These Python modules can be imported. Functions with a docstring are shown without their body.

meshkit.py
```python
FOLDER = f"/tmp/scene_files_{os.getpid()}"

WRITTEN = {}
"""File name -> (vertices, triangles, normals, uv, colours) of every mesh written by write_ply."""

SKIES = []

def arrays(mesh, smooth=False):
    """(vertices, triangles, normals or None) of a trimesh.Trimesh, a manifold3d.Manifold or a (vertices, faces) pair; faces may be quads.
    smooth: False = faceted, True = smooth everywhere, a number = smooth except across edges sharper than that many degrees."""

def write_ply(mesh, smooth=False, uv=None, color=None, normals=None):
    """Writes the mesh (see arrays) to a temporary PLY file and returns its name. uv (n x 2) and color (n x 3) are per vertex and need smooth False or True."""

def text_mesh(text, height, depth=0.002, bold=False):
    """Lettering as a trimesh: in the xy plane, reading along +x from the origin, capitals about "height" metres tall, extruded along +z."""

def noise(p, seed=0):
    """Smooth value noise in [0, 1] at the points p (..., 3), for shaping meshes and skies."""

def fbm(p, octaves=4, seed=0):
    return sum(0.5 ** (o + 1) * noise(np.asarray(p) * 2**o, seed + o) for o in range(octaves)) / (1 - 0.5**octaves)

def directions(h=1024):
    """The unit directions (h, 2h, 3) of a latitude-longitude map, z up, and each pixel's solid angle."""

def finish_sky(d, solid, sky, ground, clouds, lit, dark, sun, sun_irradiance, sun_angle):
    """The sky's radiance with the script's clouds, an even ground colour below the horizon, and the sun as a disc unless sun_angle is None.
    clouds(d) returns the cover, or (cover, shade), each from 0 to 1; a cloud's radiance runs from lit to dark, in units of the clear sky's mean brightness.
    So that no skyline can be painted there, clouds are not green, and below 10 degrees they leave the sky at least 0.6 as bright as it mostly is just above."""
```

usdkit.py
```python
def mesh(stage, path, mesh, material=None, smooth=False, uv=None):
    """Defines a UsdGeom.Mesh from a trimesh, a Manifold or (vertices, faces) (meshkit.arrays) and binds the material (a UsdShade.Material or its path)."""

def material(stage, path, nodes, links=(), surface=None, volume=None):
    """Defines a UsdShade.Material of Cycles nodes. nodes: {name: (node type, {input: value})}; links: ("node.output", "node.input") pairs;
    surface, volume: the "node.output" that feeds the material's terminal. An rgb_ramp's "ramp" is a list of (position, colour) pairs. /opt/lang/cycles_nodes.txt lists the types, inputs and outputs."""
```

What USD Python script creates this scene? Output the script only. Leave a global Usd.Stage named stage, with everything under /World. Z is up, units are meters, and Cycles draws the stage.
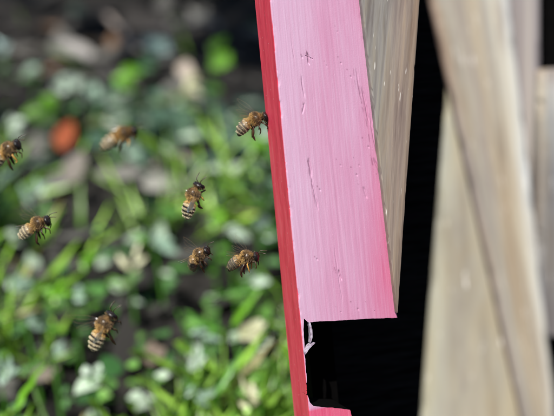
import math, random
import numpy as np, trimesh, manifold3d, usdkit, meshkit
from shapely.geometry import Polygon
from pxr import Usd, UsdGeom, UsdLux, UsdShade, Gf, Sdf, Vt

stage = Usd.Stage.CreateInMemory()
UsdGeom.SetStageUpAxis(stage, 'Z'); UsdGeom.SetStageMetersPerUnit(stage, 1.0)
UsdGeom.Xform.Define(stage, '/World'); UsdGeom.Scope.Define(stage, '/World/Looks')
V = lambda *a: np.array(a, float)
def unit(v): v = np.asarray(v, float); return v / np.linalg.norm(v)

# ---------------------------------------------------------------- camera, sky, sun, exposure
PITCH, HALF, FOCUS, FZ = math.radians(24), math.radians(10), 0.567, 0.22
EXPOSURE, FSTOP = 0.80, 8.3
FWD = V(0, math.cos(PITCH), -math.sin(PITCH)); RGT = V(1, 0, 0); UP = V(0, math.sin(PITCH), math.cos(PITCH))
CAM = V(0, 0, FZ) - FWD * FOCUS
cam = UsdGeom.Camera.Define(stage, '/World/camera')
cam.AddTranslateOp().Set(Gf.Vec3d(*CAM)); cam.AddRotateXOp().Set(90 - math.degrees(PITCH))
cam.CreateHorizontalApertureAttr(36.0); cam.CreateVerticalApertureAttr(36.0 * 769 / 1024)
cam.CreateFocalLengthAttr(18 / math.tan(HALF)); cam.CreateClippingRangeAttr(Gf.Vec2f(0.02, 500))
cam.CreateFStopAttr(FSTOP); cam.CreateFocusDistanceAttr(FOCUS); cam.CreateExposureAttr(EXPOSURE)

SUN = unit(V(-0.20, -0.42, 0.88))
mat = lambda name, *a, **k: usdkit.material(stage, '/World/Looks/' + name, *a, **k)
sky = mat('sky_light', {'s': ('sky_texture', {'sky_type': 'single_scattering', 'sun_disc': False, 'sun_elevation': math.asin(SUN[2]), 'sun_rotation': math.atan2(SUN[0], SUN[1])}),
                        'b': ('background_shader', {'strength': 0.05})}, [('s.color', 'b.color')], surface='b.background')
dome = UsdLux.DomeLight.Define(stage, '/World/sky')
UsdShade.MaterialBindingAPI.Apply(dome.GetPrim()).Bind(sky)
dome.GetPrim().SetCustomDataByKey('kind', 'structure')
sun = UsdLux.DistantLight.Define(stage, '/World/sun')
sun.CreateNormalizeAttr(True); sun.CreateIntensityAttr(1.25); sun.CreateAngleAttr(0.5); sun.CreateColorAttr(Gf.Vec3f(1, 0.955, 0.89))
_x = unit(np.cross(V(0, 0, 1), SUN)); _y = np.cross(SUN, _x)
sun.AddTransformOp().Set(Gf.Matrix4d(*_x, 0, *_y, 0, *SUN, 0, 0, 0, 3, 1))

# ---------------------------------------------------------------- helpers
FPX = 277 / math.tan(HALF)
def ray(px, py): return FWD + RGT * ((px - 277) / FPX) + UP * ((208 - py) / FPX)
def at(px, py, d): return CAM + ray(px, py) * d
def hit(px, py, p0, n): r = ray(px, py); return CAM + r * (np.dot(p0 - CAM, n) / np.dot(r, n))
def over_ground(px, py, h): r = ray(px, py); return CAM + r * ((h - CAM[2]) / r[2])
def view(v): return RGT * v[0] + UP * v[1] - FWD * v[2]          # right, up, towards the viewer
fbm = meshkit.fbm
used = {}
def path_for(name, parent='/World'):
    n = used.get((parent, name), 0); used[(parent, name)] = n + 1
    return f'{parent}/{name}' + (f'_{n:03d}' if n else '')
def tag(prim, label=None, cat=None, group=None, kind=None):
    for k, v in (('label', label), ('category', cat), ('group', group), ('kind', kind)):
        if v: prim.SetCustomDataByKey(k, v)
    return prim
def thing(name, label, cat, loc=None, group=None):
    x = UsdGeom.Xform.Define(stage, path_for(name))
    if loc is not None: x.AddTranslateOp().Set(Gf.Vec3d(*map(float, loc)))
    return tag(x.GetPrim(), label, cat, group)
def obj(name, mesh, m, parent=None, smooth=False, uvf=None, tint=None):
    p = path_for(name, str(parent.GetPath()) if parent else '/World')
    v, f, _ = meshkit.arrays(mesh, smooth)
    g = usdkit.mesh(stage, p, (v, f), m, smooth=bool(smooth), uv=None if uvf is None else (uvf(v) if callable(uvf) else uvf))
    if tint is not None:
        UsdGeom.PrimvarsAPI(g).CreatePrimvar('tint', Sdf.ValueTypeNames.Color3fArray, 'vertex').Set(Vt.Vec3fArray.FromNumpy(np.asarray(tint, np.float32)))
    return g.GetPrim()
def hairs(name, pts, count, width, m, parent, tint=None):
    c = UsdGeom.BasisCurves.Define(stage, path_for(name, str(parent.GetPath())))
    c.CreateTypeAttr('linear'); c.CreatePointsAttr(Vt.Vec3fArray.FromNumpy(np.asarray(pts, np.float32)))
    c.CreateCurveVertexCountsAttr(Vt.IntArray.FromNumpy(np.full(len(pts) // count, count, np.int32)))
    c.CreateWidthsAttr(Vt.FloatArray([width])); c.SetWidthsInterpolation('constant')
    UsdShade.MaterialBindingAPI.Apply(c.GetPrim()).Bind(m)
    if tint is not None:
        UsdGeom.PrimvarsAPI(c).CreatePrimvar('tint', Sdf.ValueTypeNames.Color3fArray, 'uniform').Set(Vt.Vec3fArray.FromNumpy(np.asarray(tint, np.float32)))
    return c.GetPrim()
def join(parts):
    vs, fs, n = [], [], 0
    for v, f in parts: vs.append(v); fs.append(np.asarray(f) + n); n += len(v)
    return np.vstack(vs), np.vstack(fs)
def tube(pts, rad, sides=8):
    """A closed tapered tube along a polyline: (vertices, faces)."""
    p = np.asarray(pts, float); r = np.broadcast_to(np.asarray(rad, float), (len(p),))
    t = np.gradient(p, axis=0); t /= np.linalg.norm(t, axis=1, keepdims=True) + 1e-12
    ref = V(0.31, 0.83, 0.46)
    a = np.cross(t, ref); a /= np.linalg.norm(a, axis=1, keepdims=True) + 1e-12
    b = np.cross(t, a); ang = np.arange(sides) * 2 * np.pi / sides
    v = (p[:, None] + r[:, None, None] * (np.cos(ang)[None, :, None] * a[:, None] + np.sin(ang)[None, :, None] * b[:, None])).reshape(-1, 3)
    f = []
    for i in range(len(p) - 1):
        for j in range(sides):
            q = [i * sides + j, i * sides + (j + 1) % sides, (i + 1) * sides + (j + 1) % sides, (i + 1) * sides + j]
            f += [[q[0], q[2], q[1]], [q[0], q[3], q[2]]]
    n = len(v); v = np.vstack([v, p[0], p[-1]])
    for j in range(sides):
        f += [[n, j, (j + 1) % sides], [n + 1, (len(p) - 1) * sides + (j + 1) % sides, (len(p) - 1) * sides + j]]
    return v, np.array(f)

# ---------------------------------------------------------------- materials
def wood(name, ramp, across=420, along=9, patch=60, patch_ramp=None, rough=0.72, bump=0.35, side=None):
    """Weathered wood: grain stretched along the board (UV is metres across, metres along)."""
    n = {'uv': ('texture_coordinate', {}), 'm': ('mapping', {'scale': (across, along, 1)}), 'n': ('noise_texture', {'scale': 1, 'detail': 4, 'roughness': 0.6, 'distortion': 0.4}),
         'r': ('rgb_ramp', {'ramp': ramp}), 'm2': ('mapping', {'scale': (patch, patch * 0.14, 1), 'location': (3.1, 0.7, 0)}),
         'n2': ('noise_texture', {'scale': 1, 'detail': 3}), 'r2': ('rgb_ramp', {'ramp': patch_ramp or [(0.3, (0.75, 0.72, 0.74)), (0.5, (1, 1, 1)), (0.7, (1.0, 0.93, 0.78))]}),
         'x': ('mix_color', {'blend_type': 'multiply', 'fac': 1.0}), 'b': ('bump', {'strength': bump, 'distance': 0.0006}), 'p': ('principled_bsdf', {'roughness': rough, 'specular_ior_level': 0.35})}
    l = [('uv.UV', 'm.vector'), ('m.vector', 'n.vector'), ('n.fac', 'r.fac'), ('uv.UV', 'm2.vector'), ('m2.vector', 'n2.vector'), ('n2.fac', 'r2.fac'),
         ('r.color', 'x.a'), ('r2.color', 'x.b'), ('n.fac', 'b.height'), ('b.normal', 'p.normal'), ('x.result', 'p.base_color')]
    return mat(name, n, l, surface='p.BSDF')

def banded(name, axis, stops, lo_, hi_, along=22, across=240, patch=60, mottle=1.0, fleck=0.68):
    """Weathered wood whose tone changes across (x) or along (y) the board."""
    return mat(name, {'uv': ('texture_coordinate', {}), 'sep': ('separate_xyz', {}), 'mr': ('map_range', {'from_min': lo_, 'from_max': hi_}), 'r': ('rgb_ramp', {'ramp': stops}),
                      'm': ('mapping', {'scale': (across, along, 1)}), 'n': ('noise_texture', {'scale': 1, 'detail': 4, 'roughness': 0.6, 'distortion': 0.5}), 'r2': ('rgb_ramp', {'ramp': [(0.3, (0.60, 0.56, 0.56)), (0.5, (0.95, 0.95, 0.95)), (0.7, (1.15, 1.12, 1.02))]}),
                      'x': ('mix_color', {'blend_type': 'multiply', 'fac': 1.0}), 'p': ('principled_bsdf', {'roughness': 0.7, 'specular_ior_level': 0.35}),
                      'm3': ('mapping', {'scale': (patch * 1.2, patch * 0.13, 1), 'location': (1.7, 0.3, 0)}), 'n3': ('noise_texture', {'scale': 1, 'detail': 4, 'roughness': 0.65, 'distortion': 0.8}), 'r3': ('rgb_ramp', {'ramp': [(0.33, (0.60, 0.53, 0.58)), (0.42, (0.86, 0.80, 0.80)), (0.5, (1.05, 1.04, 1.0)), (0.58, (1.05, 0.98, 0.84)), (0.68, (0.90, 0.74, 0.57))]}),
                      'x3': ('mix_color', {'blend_type': 'multiply', 'fac': mottle, 'use_clamp': False}), 'm4': ('mapping', {'scale': (900, 110, 1)}), 'n4': ('noise_texture', {'scale': 1, 'detail': 2}), 'r4': ('rgb_ramp', {'ramp': [(fleck, (0, 0, 0)), (fleck + 0.06, (0.9, 0.9, 0.9))]}),
                      'x4': ('mix_color', {'b': (0.52, 0.50, 0.47)}), 'b': ('bump', {'strength': 0.3, 'distance': 0.0005})},
               [('uv.UV', 'm3.vector'), ('m3.vector', 'n3.vector'), ('n3.fac', 'r3.fac'), ('x.result', 'x3.a'), ('r3.color', 'x3.b'), ('uv.UV', 'm4.vector'), ('m4.vector', 'n4.vector'), ('n4.fac', 'r4.fac'), ('r4.color', 'x4.fac'), ('x3.result', 'x4.a'), ('n.fac', 'b.height'), ('b.normal', 'p.normal'),
                ('uv.UV', 'sep.vector'), ('sep.' + axis, 'mr.value'), ('mr.result', 'r.fac'), ('uv.UV', 'm.vector'), ('m.vector', 'n.vector'), ('n.fac', 'r2.fac'), ('r.color', 'x.a'), ('r2.color', 'x.b'), ('x4.result', 'p.base_color')], surface='p.BSDF')
M_strip = banded('pale_edged_wood', 'x', [(0.0, (0.15, 0.12, 0.115)), (0.15, (0.175, 0.165, 0.148)), (0.5, (0.185, 0.163, 0.134)), (0.66, (0.20, 0.187, 0.162)), (0.82, (0.29, 0.305, 0.31)), (1.0, (0.27, 0.285, 0.32))], 0.0, 0.0235)
M_buff = banded('buff_weathered_wood', 'x', [(0.0, (0.215, 0.22, 0.19)), (0.12, (0.195, 0.182, 0.15)), (1.0, (0.19, 0.17, 0.132))], 0.0, 0.03, along=18)
M_grey = banded('weathered_grey_wood', 'x', [(0.0, (0.162, 0.153, 0.149)), (0.45, (0.178, 0.170, 0.162)), (0.72, (0.200, 0.162, 0.140)), (0.95, (0.196, 0.157, 0.132)), (1.0, (0.111, 0.085, 0.072))], -0.024, 0.0, along=16, across=420, patch=110, mottle=0.6, fleck=0.69)
M_end = banded('grey_board_end', 'y', [(0.0, (0.105, 0.100, 0.105)), (0.6, (0.132, 0.137, 0.153)), (0.8, (0.190, 0.195, 0.201)), (0.92, (0.290, 0.295, 0.290)), (1.0, (0.237, 0.211, 0.190))], -0.072, 0.0)  # light on the sawn top end painted as a pale band
M_violet = wood('violet_grey_wood', [(0.25, (0.092, 0.081, 0.086)), (0.5, (0.173, 0.156, 0.161)), (0.75, (0.253, 0.230, 0.207))], across=200, along=5, patch=80)  # violet grey tone varied by grain and patches
M_black = mat('shade_black_wood', {'n': ('noise_texture', {'scale': 300, 'detail': 3}), 'r': ('rgb_ramp', {'ramp': [(0.3, (0.0005, 0.0005, 0.0006)), (0.8, (0.0014, 0.0012, 0.0012))]}),
                                    'p': ('principled_bsdf', {'roughness': 0.9, 'specular_ior_level': 0.04})}, [('n.fac', 'r.fac'), ('r.color', 'p.base_color')], surface='p.BSDF')  # near-black colour carries the shade inside the slot and gaps

# red paint: glossy crimson on the narrow edge, glare painted as pale pink over brush grain on the broad face
_n = {'uv': ('texture_coordinate', {}), 'sep': ('separate_xyz', {}),
      'edge': ('map_range', {'from_min': -0.0004, 'from_max': 0.0003, 'clamp': True}),
      'm': ('mapping', {'scale': (1150, 42, 1)}), 'n': ('noise_texture', {'scale': 1, 'detail': 5, 'roughness': 0.65}),
      'r': ('rgb_ramp', {'ramp': [(0.3, (0.33, 0.095, 0.18)), (0.5, (0.385, 0.175, 0.28)), (0.7, (0.455, 0.29, 0.40))]}),
      'm2': ('mapping', {'scale': (55, 12, 1), 'location': (1.3, 0.2, 0)}), 'n2': ('noise_texture', {'scale': 1, 'detail': 3}),
      'glare': ('math', {'math_type': 'multiply_add', 'value2': -17.0, 'value3': 0.72}),        # painted glare gives way to redder paint towards the inner edge of the board
      'down': ('math', {'math_type': 'multiply_add', 'value2': 2.0, 'value3': 0.0}),
      'add': ('math', {'math_type': 'add'}), 'slot_light': ('map_range', {'from_min': -0.17115, 'from_max': -0.16894, 'to_min': -1.3, 'to_max': 0.0, 'clamp': True}), 'add3': ('math', {'math_type': 'add'}), 'at': ('attribute', {'attribute': 'dirt'}), 'xd': ('mix_color', {'b': (0.13, 0.035, 0.075)}), 'add2': ('math', {'math_type': 'add'}),  # deep red below the slot: transmitted light and shade painted into the colour
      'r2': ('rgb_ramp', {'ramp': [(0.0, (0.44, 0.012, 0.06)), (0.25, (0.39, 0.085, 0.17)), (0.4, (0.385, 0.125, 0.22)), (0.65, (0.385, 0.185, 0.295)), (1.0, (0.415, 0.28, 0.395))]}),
      'x': ('mix_color', {'fac': 0.68}),
      'sp': ('noise_texture', {'scale': 2600, 'detail': 2}), 'spr': ('rgb_ramp', {'ramp': [(0.67, (0, 0, 0)), (0.77, (0.3, 0.3, 0.3))]}),
      'xs': ('mix_color', {'b': (0.62, 0.47, 0.57)}),
      'me': ('mapping', {'scale': (170, 32, 1)}), 'ne': ('noise_texture', {'scale': 1, 'detail': 5, 'roughness': 0.7}),
      'fk': ('noise_texture', {'scale': 900, 'detail': 2}), 'fkr': ('rgb_ramp', {'ramp': [(0.69, (0, 0, 0)), (0.75, (0.8, 0.8, 0.8))]}), 'xf': ('mix_color', {'b': (0.62, 0.40, 0.42)}),
      're': ('rgb_ramp', {'ramp': [(0.28, (0.40, 0.020, 0.045)), (0.5, (0.57, 0.042, 0.078)), (0.72, (0.62, 0.10, 0.13))]}),
      'y': ('mix_color', {}),
      'bn': ('noise_texture', {'scale': 1800, 'detail': 3}), 'ba': ('math', {'math_type': 'multiply_add', 'value2': 0.5}),
      'b': ('bump', {'strength': 0.32, 'distance': 0.00022}), 'p': ('principled_bsdf', {'roughness': 0.5, 'specular_ior_level': 0.45})}
_l = [('uv.UV', 'sep.vector'), ('sep.x', 'edge.value'), ('uv.UV', 'm.vector'), ('m.vector', 'n.vector'), ('n.fac', 'r.fac'), ('uv.UV', 'm2.vector'), ('m2.vector', 'n2.vector'),
      ('sep.x', 'glare.value1'), ('sep.y', 'down.value1'), ('glare.value', 'add.value1'), ('down.value', 'add.value2'), ('add.value', 'add2.value1'), ('n2.fac', 'add2.value2'),
      ('sep.y', 'slot_light.value'), ('add2.value', 'add3.value1'), ('slot_light.result', 'add3.value2'), ('add3.value', 'r2.fac'), ('y.result', 'xd.a'), ('at.fac', 'xd.fac'), ('r.color', 'x.a'), ('r2.color', 'x.b'), ('uv.UV', 'sp.vector'), ('sp.fac', 'spr.fac'), ('spr.color', 'xs.fac'), ('x.result', 'xs.a'),
      ('uv.UV', 'me.vector'), ('me.vector', 'ne.vector'), ('ne.fac', 're.fac'), ('edge.result', 'y.fac'), ('uv.UV', 'fk.vector'), ('fk.fac', 'fkr.fac'), ('fkr.color', 'xf.fac'), ('re.color', 'xf.a'), ('xf.result', 'y.a'), ('xs.result', 'y.b'), ('xd.result', 'p.base_color'),
      ('uv.UV', 'bn.vector'), ('bn.fac', 'ba.value1'), ('n.fac', 'ba.value3'), ('ba.value', 'b.height'), ('b.normal', 'p.normal')]
_l[:] = [(a, b) for a, b in _l]
M_paint = mat('red_paint_with_glare', _n, _l, surface='p.BSDF')
M_chip = mat('pale_splinter_highlight', {'n': ('noise_texture', {'scale': 900, 'detail': 3}), 'r': ('rgb_ramp', {'ramp': [(0.3, (0.16, 0.11, 0.16)), (0.7, (0.42, 0.38, 0.46))]}),
                                      'p': ('principled_bsdf', {'roughness': 0.5})}, [('n.fac', 'r.fac'), ('r.color', 'p.base_color')], surface='p.BSDF')

M_inner = mat('gap_shaded_wood', {'n': ('noise_texture', {'scale': 1, 'detail': 3}), 'uv': ('texture_coordinate', {}), 'm': ('mapping', {'scale': (60, 420, 1)}), 'r': ('rgb_ramp', {'ramp': [(0.35, (0.0012, 0.0012, 0.0014)), (0.7, (0.010, 0.010, 0.011))]}), 'p': ('principled_bsdf', {'roughness': 0.8, 'specular_ior_level': 0.06})},
              [('uv.UV', 'm.vector'), ('m.vector', 'n.vector'), ('n.fac', 'r.fac'), ('r.color', 'p.base_color')], surface='p.BSDF')  # dark board with the shade of the deep gap put into its colour
def leafy(name, rough=0.38, spec=0.5, trans=0.3, yellow=(1.15, 1.2, 0.5)):
    return mat(name, {'a': ('attribute', {'attribute': 'tint'}), 'p': ('principled_bsdf', {'roughness': rough, 'specular_ior_level': spec}),
                      'y': ('mix_color', {'blend_type': 'multiply', 'fac': 1.0, 'b': yellow}), 't': ('translucent_bsdf', {}), 'x': ('mix_closure', {'fac': trans})},
               [('a.color', 'p.base_color'), ('a.color', 'y.a'), ('y.result', 't.color'), ('p.BSDF', 'x.closure1'), ('t.BSDF', 'x.closure2')], surface='x.closure')
M_leaf = leafy('green_leaf'); M_grass = leafy('grass_blade', 0.35, 0.5, 0.35); M_dead = leafy('dead_leaf', 0.8, 0.25, 0.12, (1.2, 0.9, 0.6))
M_twig = mat('dry_twig', {'n': ('noise_texture', {'scale': 120, 'detail': 3}), 'r': ('rgb_ramp', {'ramp': [(0.3, (0.10, 0.08, 0.07)), (0.7, (0.30, 0.26, 0.23))]}), 'p': ('principled_bsdf', {'roughness': 0.85})},
             [('n.fac', 'r.fac'), ('r.color', 'p.base_color')], surface='p.BSDF')
M_soil = mat('dark_soil', {'g': ('geometry', {}), 'n': ('noise_texture', {'scale': 26, 'detail': 6, 'roughness': 0.7}), 'r': ('rgb_ramp', {'ramp': [(0.3, (0.003, 0.003, 0.003)), (0.55, (0.011, 0.010, 0.009)), (0.75, (0.045, 0.040, 0.038))]}),
                           'b': ('bump', {'strength': 0.8, 'distance': 0.01}), 'p': ('principled_bsdf', {'roughness': 0.95, 'specular_ior_level': 0.2})},
             [('g.position', 'n.vector'), ('n.fac', 'r.fac'), ('r.color', 'p.base_color'), ('n.fac', 'b.height'), ('b.normal', 'p.normal')], surface='p.BSDF')

M_bee = mat('bee_chitin', {'a': ('attribute', {'attribute': 'tint'}), 'p': ('principled_bsdf', {'roughness': 0.36, 'specular_ior_level': 0.5})}, [('a.color', 'p.base_color')], surface='p.BSDF')
M_fur = mat('bee_fur', {'a': ('attribute', {'attribute': 'tint'}), 'p': ('principled_bsdf', {'roughness': 0.6, 'specular_ior_level': 0.3})}, [('a.color', 'p.base_color')], surface='p.BSDF')
M_furgold = mat('golden_bee_fur', {'n': ('noise_texture', {'scale': 900}), 'g': ('geometry', {}), 'r': ('rgb_ramp', {'ramp': [(0.35, (0.24, 0.13, 0.035)), (0.65, (0.58, 0.38, 0.13))]}), 'p': ('principled_bsdf', {'roughness': 0.6})},
                [('g.position', 'n.vector'), ('n.fac', 'r.fac'), ('r.color', 'p.base_color')], surface='p.BSDF')
M_furbrown = mat('brown_bee_fur', {'n': ('noise_texture', {'scale': 1100}), 'g': ('geometry', {}), 'r': ('rgb_ramp', {'ramp': [(0.35, (0.02, 0.012, 0.007)), (0.7, (0.20, 0.12, 0.045))]}), 'p': ('principled_bsdf', {'roughness': 0.6})},
                [('g.position', 'n.vector'), ('n.fac', 'r.fac'), ('r.color', 'p.base_color')], surface='p.BSDF')
M_furpale = mat('pale_bee_fur', {'p': ('principled_bsdf', {'base_color': (0.46, 0.40, 0.27), 'roughness': 0.6})}, surface='p.BSDF')
M_eye = mat('bee_eye', {'p': ('principled_bsdf', {'base_color': (0.006, 0.005, 0.005), 'roughness': 0.3, 'specular_ior_level': 0.3})}, surface='p.BSDF')
M_dark = mat('dark_bee_leg', {'n': ('noise_texture', {'scale': 700}), 'g': ('geometry', {}), 'r': ('rgb_ramp', {'ramp': [(0.3, (0.012, 0.008, 0.006)), (0.7, (0.055, 0.028, 0.012))]}), 'p': ('principled_bsdf', {'roughness': 0.4})},
             [('g.position', 'n.vector'), ('n.fac', 'r.fac'), ('r.color', 'p.base_color')], surface='p.BSDF')
M_amber = mat('amber_bee_leg', {'p': ('principled_bsdf', {'base_color': (0.42, 0.22, 0.05), 'roughness': 0.4})}, surface='p.BSDF')
M_wing = mat('bee_wing_membrane', {'t': ('transparent_bsdf', {'color': (0.97, 0.96, 0.93)}), 'g': ('glossy_bsdf', {'color': (0.9, 0.9, 0.9), 'roughness': 0.22}), 'f': ('fresnel', {'IOR': 1.3}), 'x': ('mix_closure', {})},
             [('f.fac', 'x.fac'), ('t.BSDF', 'x.closure1'), ('g.BSDF', 'x.closure2')], surface='x.closure')
M_vein = mat('bee_wing_vein', {'p': ('principled_bsdf', {'base_color': (0.16, 0.10, 0.05), 'roughness': 0.5})}, surface='p.BSDF')

# ---------------------------------------------------------------- ground
g = np.unique(np.concatenate([np.linspace(-1.2, 2.4, 181), np.sign(np.linspace(-1, 1, 41)) * np.abs(np.linspace(-1, 1, 41)) ** 3 * 150]))
gx, gy = np.meshgrid(g, g, indexing='ij')
gz = (fbm(np.stack([gx * 9, gy * 9, 0 * gx], -1), 4, 3) - 0.5) * 0.035 + (fbm(np.stack([gx * 40, gy * 40, 0 * gx], -1), 3, 7) - 0.5) * 0.012
def ground_z(x, y): return (fbm(np.stack([np.asarray(x) * 9, np.asarray(y) * 9, 0 * np.asarray(x)], -1), 4, 3) - 0.5) * 0.035
k = len(g); ii, jj = np.meshgrid(np.arange(k - 1), np.arange(k - 1), indexing='ij')
q = np.stack([ii * k + jj, (ii + 1) * k + jj, (ii + 1) * k + jj + 1, ii * k + jj + 1], -1).reshape(-1, 4)
tag(obj('ground', (np.stack([gx, gy, gz], -1).reshape(-1, 3), q), M_soil, smooth=True), kind='structure')

# ---------------------------------------------------------------- beehive
def plank(TL, TR, BR, BL, n, depth, r=0.0012, na=60, ls=None, disp=None, ns=10):
    """A board whose front face has the four corners, as (mesh vertices, faces, uv). The face is finely divided and displaced; n points out of the front."""
    W = np.linalg.norm(TR - TL); L = np.linalg.norm(BL - TL)
    arc = np.linspace(0, math.pi / 2, 5)[1:-1]
    X, D, U = [], [], []
    xs = np.linspace(r, W - r, na); X += list(xs); D += [0] * na; U += list(xs)
    X += list(W - r + r * np.sin(arc)); D += list(r - r * np.cos(arc)); U += list(W - r + r * arc)
    ds = np.linspace(r, depth, ns); X += [W] * ns; D += list(ds); U += list(W + ds)
    X += list(np.linspace(W, 0, 6)[1:-1]); D += [depth] * 4; U += [W + depth] * 4
    X += [0] * ns; D += list(ds[::-1]); U += list(-ds[::-1])
    X += list(r - r * np.cos(arc)); D += list(r - r * np.sin(arc)); U += list(-r + r * arc)
    X, D, U = map(np.array, (X, D, U)); m = len(X)
    nx = np.where(X >= W - 1e-9, 1.0, np.where(X <= 1e-9, -1.0, 0.0)); nd = np.where(D <= 1e-9, 1.0, np.where(D >= depth - 1e-9, -1.0, 0.0))
    for s in (na, na + 1, na + 2): nx[s], nd[s] = 0.7, 0.7
    nx[-3:], nd[-3:] = -0.7, 0.7
    ls = np.linspace(0, 1, 40) if ls is None else np.asarray(ls)
    T = ls[:, None, None]
    left = TL + (BL - TL) * T; right = TR + (BR - TR) * T
    fr = (X / W)[None, :, None]
    p = left + (right - left) * fr - n * D[None, :, None]
    rv = unit(TR - TL)
    uu, vv = np.broadcast_to(U, (len(ls), m)), np.broadcast_to(ls[:, None] * L, (len(ls), m))
    dd = disp(uu, vv, W) if disp is not None else np.zeros_like(uu)
    p = p + dd[..., None] * (rv * nx[None, :, None] + n * nd[None, :, None])
    v = p.reshape(-1, 3); uv = np.stack([uu, -vv], -1).reshape(-1, 2)
    i, j = np.meshgrid(np.arange(len(ls) - 1), np.arange(m), indexing='ij'); j2 = (j + 1) % m
    q = np.stack([i * m + j, (i + 1) * m + j, (i + 1) * m + j2, i * m + j2], -1).reshape(-1, 4)
    f = np.vstack([q[:, [0, 1, 2]], q[:, [0, 2, 3]]])
    c0, c1 = len(v), len(v) + 1
    v = np.vstack([v, p[0].mean(0), p[-1].mean(0)]); uv = np.vstack([uv, [W / 2, 0], [W / 2, -L]])
    e = np.arange(m); e2 = (e + 1) % m; b = (len(ls) - 1) * m
    f = np.vstack([f, np.stack([np.full(m, c0), e, e2], 1), np.stack([np.full(m, c1), b + e2, b + e], 1)])
    return v, f, uv
def grain(seed, amp=0.00025, across=500, along=8, chip=0.0004):
    def d(u, v, W):
        a = (fbm(np.stack([u * across, v * along, 0 * u], -1), 3, seed) - 0.5) * 2 * amp
        w = (fbm(np.stack([u * 60, v * 14, 0 * u + 5], -1), 2, seed + 9) - 0.5) * amp * 2
        near = np.exp(-(np.minimum(np.abs(u), np.abs(u - W)) / 0.0008) ** 2)
        c = np.clip(fbm(np.stack([u * 300, v * 260, 0 * u + 2], -1), 3, seed + 4) - 0.56, 0, 1) * 6 * chip * near
        return a + w - c
    return d
def quad(px_corners, p0, n): return [hit(*c, p0, n) for c in px_corners]
def extend(TL, TR, BR, BL, z):
    """The board's edges carried on down to the height z."""
    out = []
    for a, b in ((TL, BL), (TR, BR)):
        t = (z - a[2]) / (b - a)[2]; out.append(a + (b - a) * t)
    return TL, TR, out[1], out[0]

hive = thing('beehive', 'wooden beehive with a red front plank turned pink by painted glare, grey board, black gaps and pale weathered planks', 'beehive')

# the red plank: leans back a little less than the view plane, turned so that its narrow left edge shows
e_u = unit(view((-0.0943, 1.0, 0.10)))
e_r = unit(view((math.cos(math.radians(16)), 0, -math.sin(math.radians(16)))))
e_r = unit(e_r - e_u * np.dot(e_r, e_u)); n_A = np.cross(e_r, e_u)
p_A = at(320, 190, FOCUS)
TLA, TRA, BRA, BLA = quad([(264.3, -60), (352.8, -60), (412.4, 440), (311.5, 440)], p_A, n_A)
LA = np.linalg.norm(BLA - TLA)
axis_A = (BLA - TLA) / LA
def plane_A(p):                         # across from the left arris and down from the top, in metres
    d = np.asarray(p) - TLA; v = d @ axis_A; u = (d - v[..., None] * axis_A) @ e_r
    return u, v
def mark(px, py): u, v = plane_A(hit(px, py, p_A, n_A)); return float(u), float(v)
cracks = [  # x0, y0, x1, y1 in the photograph, half width in mm, depth in mm
    (306.5, 49, 307.5, 62, 0.22, 0.8), (303, 52, 312, 56, 0.25, 0.4), (300, 73, 303, 96, 0.22, 0.35), (303, 100, 301, 112, 0.2, 0.4),
    (307, 155, 309, 176, 0.35, 0.5), (309, 172, 316, 208, 0.25, 0.45), (352, 60, 356, 92, 0.25, 0.3), (357, 78, 364, 116, 0.35, 0.5),
    (364, 104, 371, 150, 0.3, 0.45), (367, 148, 374, 170, 0.4, 0.5), (334, 264, 336, 275, 0.25, 0.5), (357, 178, 360, 190, 0.4, 0.3), (290, 30, 294, 60, 0.12, 0.12),
    (330, 240, 337, 300, 0.15, 0.2)]
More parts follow.
